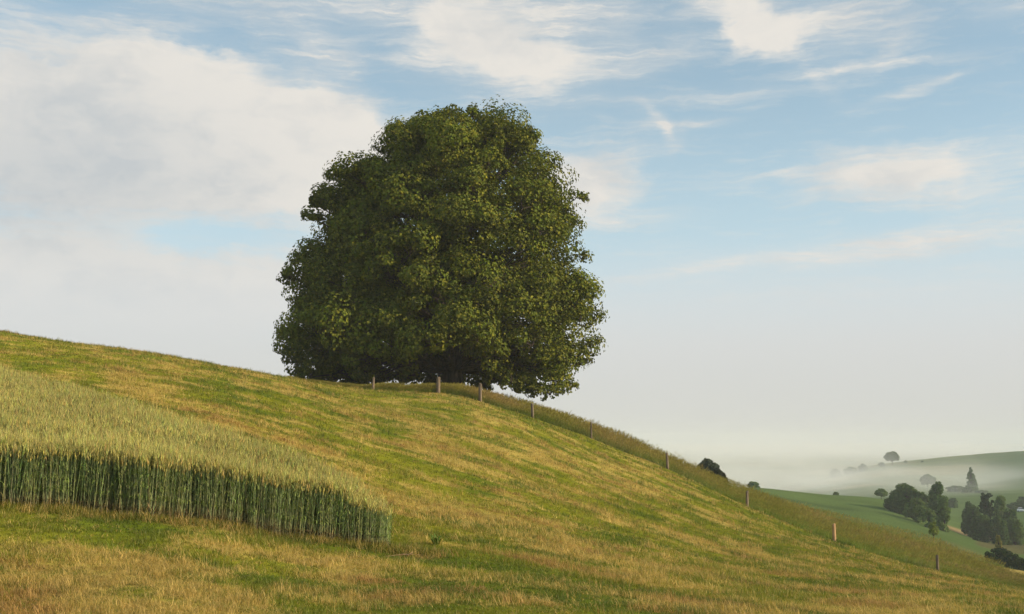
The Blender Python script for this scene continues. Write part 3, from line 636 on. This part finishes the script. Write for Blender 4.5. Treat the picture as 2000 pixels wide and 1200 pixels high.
# distant trees and bushes
def tree(name, label, cat, u, vtop, D, wpx, kind='round', seed=0, col=(.035,.06,.022), group=None, leaf=None, trunkh=.12, lean=0, dens=1.0, depth=.9):
    global rng
    keep = rng; rng = np.random.default_rng(900+seed)
    x = (u-1000)/FPX*D; z = hz(x, D); zt = P(u, vtop, D)[2]; H = max(zt-z, .6); Wd = wpx*D/FPX/2
    leaf = leaf or D/1138*(2.0 if D < 400 else 1.3)
    root = empty(name, (x, D, z)); tag(root, label, cat, group)
    Vt, Ft = [], []
    tube(Vt, Ft, [(0, 0, -.3), (0, 0, .02*H), (.01*H, 0, H*.4), (0, 0, H*.9)], [.035*H, .028*H, .02*H, .005*H], 7)
    C_, O_ = [], []
    zb = trunkh*H; nlob = {'round': 46, 'bush': 30, 'tall': 46, 'conifer': 44, 'ragged': 64, 'sapling': 12}[kind]
    for k in range(nlob):
        th = rng.uniform(0, 6.28); t = (k+.5)/nlob
        if kind == 'conifer':
            rad = Wd*(1-t)**.62*.9; c = np.array([math.cos(th)*rad*.75, math.sin(th)*rad*.75, zb+(H-zb)*t*.97]); lr = np.array([max(rad*.5, Wd*.1)]*2+[H*.045])
        elif kind in ('tall',):
            prof = math.sin(math.pi*min(1, .12+.80*t))**.6; rad = Wd*prof*rng.uniform(.3, .72); c = np.array([math.cos(th)*rad, math.sin(th)*rad*depth, zb+(H*.9-zb)*t]); lr = np.array([Wd*.34]*2+[H*.09])*rng.uniform(.6, 1.2)
        elif kind == 'ragged':
            prof = math.sin(math.pi*(.15+.75*t))**.4; rad = Wd*prof*rng.uniform(.3, .95); c = np.array([math.cos(th)*rad, math.sin(th)*rad*depth, zb+(H*.92-zb)*t]); lr = np.array([Wd*.24]*2+[H*.035])*rng.uniform(.5, 1.3)
        else:
            zz_ = 1-1.75*(k+.5)/nlob; g_ = k*2.39996+rng.normal(0, .25); q = np.array([math.cos(g_)*math.sqrt(1-zz_*zz_), math.sin(g_)*math.sqrt(1-zz_*zz_), zz_]); rf = rng.uniform(.55, .80)
            hc = (H-zb)/2; c = np.array([q[0]*Wd*rf, q[1]*Wd*rf*depth, zb+hc+q[2]*hc*rf]); lr = np.array([Wd*.30, Wd*.30, hc*.28])*rng.uniform(.6, 1.25)*(1-.35*abs(zz_)); c[:2] *= (1-.25*max(zz_, 0))
            if trunkh < .03 and kind != 'sapling' and k % 3 == 0: c[2] = H*rng.uniform(.05, .35); c[:2] = np.array([math.cos(th), math.sin(th)])*Wd*rng.uniform(.3, .8)
        area = 4*math.pi*((lr[0]*lr[2])); nl = int(min(900, max(40, 1.9*dens*area/(leaf*leaf*.45))))
        q = sph(nl); rr = rng.uniform(.5, 1.22, (nl, 1))**.7
        C_.append(c+q*rr*lr); O_.append(q)
        tube(Vt, Ft, [(0, 0, max(.05*H, c[2]*.6)), tuple(c*np.array([.5, .5, .85])), tuple(c)], [.012*H, .008*H, .003*H], 4)
    Cn = np.concatenate(C_); On = np.concatenate(O_); ok = Cn[:,2] > .03; Cn, On = Cn[ok], On[ok]
    cl = np.array(col)*rng.uniform(.75, 1.3, (len(Cn), 1))*(1+rng.normal(0, .05, (len(Cn), 3)))
    V, F, C = leaves(Cn, On, rng.uniform(.7, 1.3, len(Cn))*leaf, np.clip(cl, 0, 1), rnd=.5)
    mk('crown', V, F, M_far, root, col=C); mk('trunk', Vt, Ft, M_bark, root, smooth=True)
    rng = keep; return root
DG = (.085,.135,.040); MG = (.13,.19,.05)
G1 = 'trees of the left valley grove'; G2 = 'trees of the right valley grove'
T_ = [
 ('broadleaf_tree','dark low tree at the left end of the left valley grove','tree',1737,964,278,40,'round',1,DG,G1,.0),
 ('broadleaf_tree','biggest round crowned tree of the left valley grove','tree',1758,938,272,62,'round',2,DG,G1,.0),
 ('broadleaf_tree','round tree in front of the biggest one, in the middle of the left valley grove','tree',1779,968,256,46,'round',3,MG,G1,.0),
 ('broadleaf_tree','tree filling the gap between the round and the tall tree of the left valley grove','tree',1795,958,285,40,'round',4,DG,G1,.0),
 ('broadleaf_tree','tall pointed tree at the right of the left valley grove','tree',1820,938,268,42,'tall',5,DG,G1,.0),
 ('broadleaf_tree','slender leafy tree at the right foot of the left valley grove','tree',1831,968,250,28,'tall',6,MG,G1,.0),
 ('broadleaf_tree','smallest tree at the front foot of the left valley grove','tree',1804,992,243,26,'tall',7,MG,G1,.0),
 ('field_tree','small round tree on a short stem just left of the left valley grove','tree',1712,955,345,25,'round',8,MG,None,.22),
 ('broadleaf_tree','tree at the left end of the right valley grove','tree',1884,975,290,40,'round',9,DG,G2,.0),
 ('pine_tree','ragged dark pine rising highest in the right valley grove','tree',1914,957,286,36,'ragged',10,(.028,.05,.022),G2,.05),
 ('broadleaf_tree','green peaked tree right of the ragged pine in the right valley grove','tree',1941,965,296,40,'tall',11,MG,G2,.0),
 ('broadleaf_tree','shoulder tree sloping off at the right of the right valley grove','tree',1960,985,290,36,'round',12,DG,G2,.0),
 ('broadleaf_tree','low tree at the right front of the right valley grove','tree',1966,1008,272,40,'round',13,MG,G2,.0),
 ('broadleaf_tree','low dark tree under the ragged pine at the front of the right valley grove','tree',1903,1000,270,44,'round',14,DG,G2,.0),
 ('broadleaf_tree','low tree under the peaked tree at the front of the right valley grove','tree',1936,1002,268,38,'round',15,DG,G2,.0),
 ('spruce_tree','lone pointed conifer half veiled by mist on the valley side','tree',1887,913,600,24,'conifer',16,DG,None,.04),
 ('bush','left misty bush below the lone conifer','bush',1856,947,585,36,'bush',17,DG,'misty bushes below the conifer',.0),
 ('bush','misty bush directly in front of the lone conifer','bush',1884,950,575,40,'bush',18,DG,'misty bushes below the conifer',.0),
 ('bush','right misty bush below the lone conifer','bush',1908,958,570,28,'bush',19,DG,'misty bushes below the conifer',.0),
 ('broadleaf_tree','round tree almost lost in mist between the valley grove and the ridge','tree',1803,925,660,30,'round',20,DG,None,.05),
 ('bush','small round bush between the two valley groves','bush',1849,970,460,24,'bush',21,DG,None,.0),
 ('field_tree','small tree above the two white cars at the right edge','tree',1984,968,430,24,'round',22,DG,None,.0),
 ('bush','low bush left of the small tree above the white cars','bush',1967,980,430,26,'bush',23,DG,None,.0),
 ('bush','bush at the right picture edge behind the white cars','bush',1997,978,425,22,'bush',24,DG,None,.0),
 ('ridge_tree','lone round tree standing on the skyline of the far ridge','tree',1736,881,900,29,'round',25,DG,None,.17),
 ('ridge_bush','low bush left of the lone tree on the far ridge','bush',1715,903,900,12,'bush',26,DG,None,.0),
 ('ridge_bush','tiny round bush right of the lone tree on the far ridge','bush',1762,900,900,6,'round',27,DG,None,.2),
 ('ridge_bush','tiniest shrub on the far ridge, furthest right of the lone tree','bush',1794,901,900,4,'bush',28,DG,None,.0),
 ('broadleaf_tree','leftmost of the ghostly trees in mist at the left end of the far ridge','tree',1625,915,880,20,'round',29,DG,'ghostly trees at the end of the far ridge',.0),
 ('broadleaf_tree','middle one of the ghostly trees in mist at the left end of the far ridge','tree',1655,911,880,26,'round',30,DG,'ghostly trees at the end of the far ridge',.0),
 ('broadleaf_tree','rightmost of the ghostly trees in mist at the left end of the far ridge','tree',1679,906,880,20,'round',31,DG,'ghostly trees at the end of the far ridge',.0),
 ('broadleaf_tree','dark treetop showing over the grassy bank in the middle distance','tree',1378,893,142,42,'round',232,(.07,.085,.055),None,.62),
 ('bush','dark bush right beside the treetop over the bank','bush',1397,911,140,22,'bush',33,(.055,.065,.035),None,.65),
 ('bush','lowest brownish bush in the line running down from the treetop over the bank','bush',1409,922,138,16,'bush',34,(.08,.075,.035),None,.6),
 ('bush','low bush on the left end of the green knoll skyline','bush',1466,940,320,24,'bush',35,MG,None,.0),
 ('bush','tiny bush on the middle of the green knoll skyline','bush',1625,962,345,10,'bush',36,MG,None,.0),
 ('hedge_bush','wide dark bush below the right valley grove, behind the bank','bush',1930,1066,172,52,'bush',37,(.035,.06,.022),None,.0),
 ('hedge_bush','dark bush to the right of the wide bush behind the bank','bush',1957,1078,168,36,'bush',38,(.04,.065,.025),None,.0),
 ('hedge_bush','low dark bush above the hay strip','bush',1978,1086,160,34,'bush',39,(.045,.075,.025),None,.0),
 ('small_tree','dark small tree at the right picture edge above the last fence post','tree',1994,1058,140,28,'ragged',40,(.045,.06,.022),None,.12),
 ('sapling','yellow green sapling in front of the left valley grove','tree',1810,1017,176,22,'sapling',41,(.20,.24,.04),None,.1),
 ('sapling','thin yellowish sapling top above the wide bush behind the bank','tree',1934,1040,176,13,'sapling',42,(.32,.28,.09),None,.1),
]
for (nm, lb, ct, u, vt, D, wp, kd, sdd, cl, gr, th) in T_:
    tree(nm, lb, ct, u, vt, D, wp, kd, sdd, cl, gr, trunkh=th, dens=(.6 if kd == 'sapling' else 1.0))
# ---------------------------------------------------------------- two parked cars, tiny in the valley
M_car = paint('white_car_paint', (.75,.77,.78), .3); M_glass = paint('dark_window_glass', (.03,.04,.05), .1); M_tyre = paint('black_rubber', (.02,.02,.02), .8)
def car(u, D, yaw, label):
    x = (u-1000)/FPX*D; root = empty('parked_car', (x, D, hz(x, D))); root.rotation_euler = (0, 0, yaw)
    tag(root, label, 'car', 'white cars parked in the valley')
    def loft(name, secs, m):
        V, F = [], []
        for (xx, w, z0, z1) in secs:
            V += [(xx, -w, z0), (xx, w, z0), (xx, w*.96, (z0+z1)/2), (xx, w*.84, z1), (xx, -w*.84, z1), (xx, -w*.96, (z0+z1)/2)]
        for i in range(len(secs)-1):
            for k in range(6): a, b = i*6+k, i*6+(k+1) % 6; F.append((a, b, b+6, a+6))
        e = (len(secs)-1)*6; F += [(5, 4, 3, 2), (5, 2, 1, 0), (e, e+1, e+2, e+5), (e+2, e+3, e+4, e+5)]
        return mk(name, V, F, m, root)
    loft('body', [(-2.2, .75, .35, .75), (-2.0, .86, .25, .98), (-1.0, .9, .22, 1.0), (.6, .9, .22, .98), (1.7, .86, .22, .85), (2.15, .72, .3, .6)], M_car)
    loft('cabin_glass', [(-1.75, .78, .98, 1.05), (-1.35, .78, .98, 1.38), (.25, .78, .98, 1.38), (.95, .78, .96, 1.02)], M_glass)
    loft('roof', [(-1.4, .66, 1.38, 1.43), (-.9, .68, 1.385, 1.47), (-.1, .68, 1.385, 1.47), (.28, .64, 1.38, 1.42)], M_car)
    for sx in (-1.35, 1.35):
        for sy in (-.86, .86):
            V, F = [], []
            for yv in (-.1, .1):
                for k in range(14): t = 2*math.pi*k/14; V.append((sx+.32*math.cos(t), sy+yv, .32+.32*math.sin(t)))
            for k in range(14): j = (k+1) % 14; F.append((k, j, j+14, k+14))
            V += [(sx, sy-.12, .32), (sx, sy+.12, .32)]
            for k in range(0, 14, 2): F += [(28, (k+2) % 14, k+1, k), (29, 14+k, 14+k+1, 14+(k+2) % 14)]
            mk('wheel', V, F, M_tyre, root)
car(1979, 415, 1.35, 'white car parked beside the small tree in the valley, left one of two')
car(1999, 415, -1.3, 'white car cut by the right picture edge, right one of two in the valley')
# ---------------------------------------------------------------- weeds on the meadow
def weed(u, v, D, size, seed, label, col, n=26):
    random.seed(seed); p = P(u, v, D); x, y = p[0], p[1]; root = empty('broadleaf_weed', (x, y, hz(x, y))); tag(root, label, 'weed')
    t = TB()
    for k in range(n):
        a = RU(0, 6.28); b = (RU(-.12, .12)*size, RU(-.12, .12)*size, RU(0, .12)*size)
        c = [q*RU(.8, 1.2) for q in col]; t.blade(b, a, RU(.1, .35)*size, RU(.1, .3)*size, RU(.03, .06)*size, c, droop=RU(0, .12)*size, segs=3)
    V, F, C = t.get(); mk('leaves', V, F, M_grass, root, col=C)
    s_ = TB(); s_.prism((0, 0, -.02), (.02, 0, .42*size), .008*size, .004*size, col, col, 5); V, F, C = s_.get(); mk('stem', V, F, M_grass, root, col=C)
weed(852, 1038, 20.5, .6, 1, 'bright green leafy weed clump right of the wheat corner', (.15,.21,.03), 60)
# dry stalk lying at the corner of the wheat
Vd, Fd = [], []; p = P(790, 1066, 18.2)
for (a, b) in (((-.28, -.04, .03), (.24, .02, .05)), ((-.05, 0, .05), (.20, -.06, .10)), ((.05, .03, .04), (.12, .12, .09))): tube(Vd, Fd, [a, ((a[0]+b[0])/2, (a[1]+b[1])/2, .06), b], [.005, .007, .003], 5)
o = mk('dry_branch', Vd, Fd, M_post2, None, smooth=True, loc=(p[0], p[1], hz(p[0], p[1]))); tag(o, 'dry pale twig lying on the grass at the right corner of the wheat', 'twig')
# ---------------------------------------------------------------- air: haze box and mist banks in the valley
def vol(name, dens, col=(.95,.975,1.0), an=-.05):
    def b(t):
        NN, L = nodes(t); pv = NN('ShaderNodeVolumePrincipled'); pv.inputs['Density'].default_value = dens; pv.inputs['Color'].default_value = (*col, 1); pv.inputs['Anisotropy'].default_value = an
        out = NN('ShaderNodeOutputMaterial'); L(pv.outputs[0], out.inputs['Volume'])
    return mat(name, b)
def torn(name, dens, rx, ry, rz):
    def b(t):
        NN, L = nodes(t); tcn = NN('ShaderNodeTexCoord'); mp = NN('ShaderNodeMapping'); mp.inputs[3].default_value = (1/rx, 1/ry, 1/rz); L(tcn.outputs['Object'], mp.inputs[0])
        dt = NN('ShaderNodeVectorMath'); dt.operation = 'DOT_PRODUCT'; L(mp.outputs[0], dt.inputs[0]); L(mp.outputs[0], dt.inputs[1])
        ed = NN('ShaderNodeMapRange'); ed.interpolation_type = 'SMOOTHSTEP'; ed.inputs[1].default_value = .1; ed.inputs[2].default_value = .85; ed.inputs[3].default_value = 1; ed.inputs[4].default_value = 0; L(dt.outputs['Value'], ed.inputs[0])
        m2 = NN('ShaderNodeMapping'); m2.inputs[3].default_value = (.022, .008, .075); L(tcn.outputs['Object'], m2.inputs[0])
        no = NN('ShaderNodeTexNoise'); no.inputs['Scale'].default_value = 1; no.inputs['Detail'].default_value = 3; L(m2.outputs[0], no.inputs['Vector'])
        nr = NN('ShaderNodeMapRange'); nr.inputs[1].default_value = .36; nr.inputs[2].default_value = .66; nr.inputs[3].default_value = .12; nr.inputs[4].default_value = 1.5; L(no.outputs[0], nr.inputs[0])
        a = NN('ShaderNodeMath'); a.operation = 'MULTIPLY'; L(ed.outputs[0], a.inputs[0]); L(nr.outputs[0], a.inputs[1])
        c = NN('ShaderNodeMath'); c.operation = 'MULTIPLY'; c.inputs[1].default_value = dens*2.0; L(a.outputs[0], c.inputs[0])
        pv = NN('ShaderNodeVolumePrincipled'); pv.inputs['Color'].default_value = (1, 1, .985, 1); pv.inputs['Anisotropy'].default_value = -.05; L(c.outputs[0], pv.inputs['Density'])
        out = NN('ShaderNodeOutputMaterial'); L(pv.outputs[0], out.inputs['Volume'])
    return mat(name, b)
zmin = float(GZ.min())-1
def box(name, lo, hi, m):
    V = [(x, y, z) for x in (lo[0], hi[0]) for y in (lo[1], hi[1]) for z in (lo[2], hi[2])]
    F = [(0, 1, 3, 2), (4, 6, 7, 5), (0, 4, 5, 1), (2, 3, 7, 6), (0, 2, 6, 4), (1, 5, 7, 3)]
    return mk(name, V, F, m)
if HAZE:
    h = box('haze', (-9100, -9100, zmin), (9100, 9100, 40), vol('haze_air', 0.00028)); tag(h, kind='stuff')
    def mist(u, v, D, rx, ry, rz, dens, nm):
        p = P(u, v, D); V, F = [], []; nu, nv = 32, 16
        for j in range(nv+1):
            for i in range(nu): a, b = 2*math.pi*i/nu, math.pi*j/nv-math.pi/2; V.append((math.cos(a)*math.cos(b), math.sin(a)*math.cos(b), math.sin(b)))
        for j in range(nv):
            for i in range(nu): k = (i+1) % nu; F.append((j*nu+i, j*nu+k, (j+1)*nu+k, (j+1)*nu+i))
        V = np.array(V); k = 1+.12*np.sin(V[:,0]*5+u)*np.sin(V[:,1]*4)+.08*np.sin(V[:,2]*7+V[:,0]*6)
        V = V*k[:,None]*np.array([rx, ry, rz]); o = mk('mist', V, F, torn(nm, dens, rx, ry, rz) if D < 2000 else vol(nm, dens, (1.,1.,.985)), smooth=True, loc=tuple(p)); tag(o, kind='stuff')
        return o
    for a in MISTS: mist(*a)
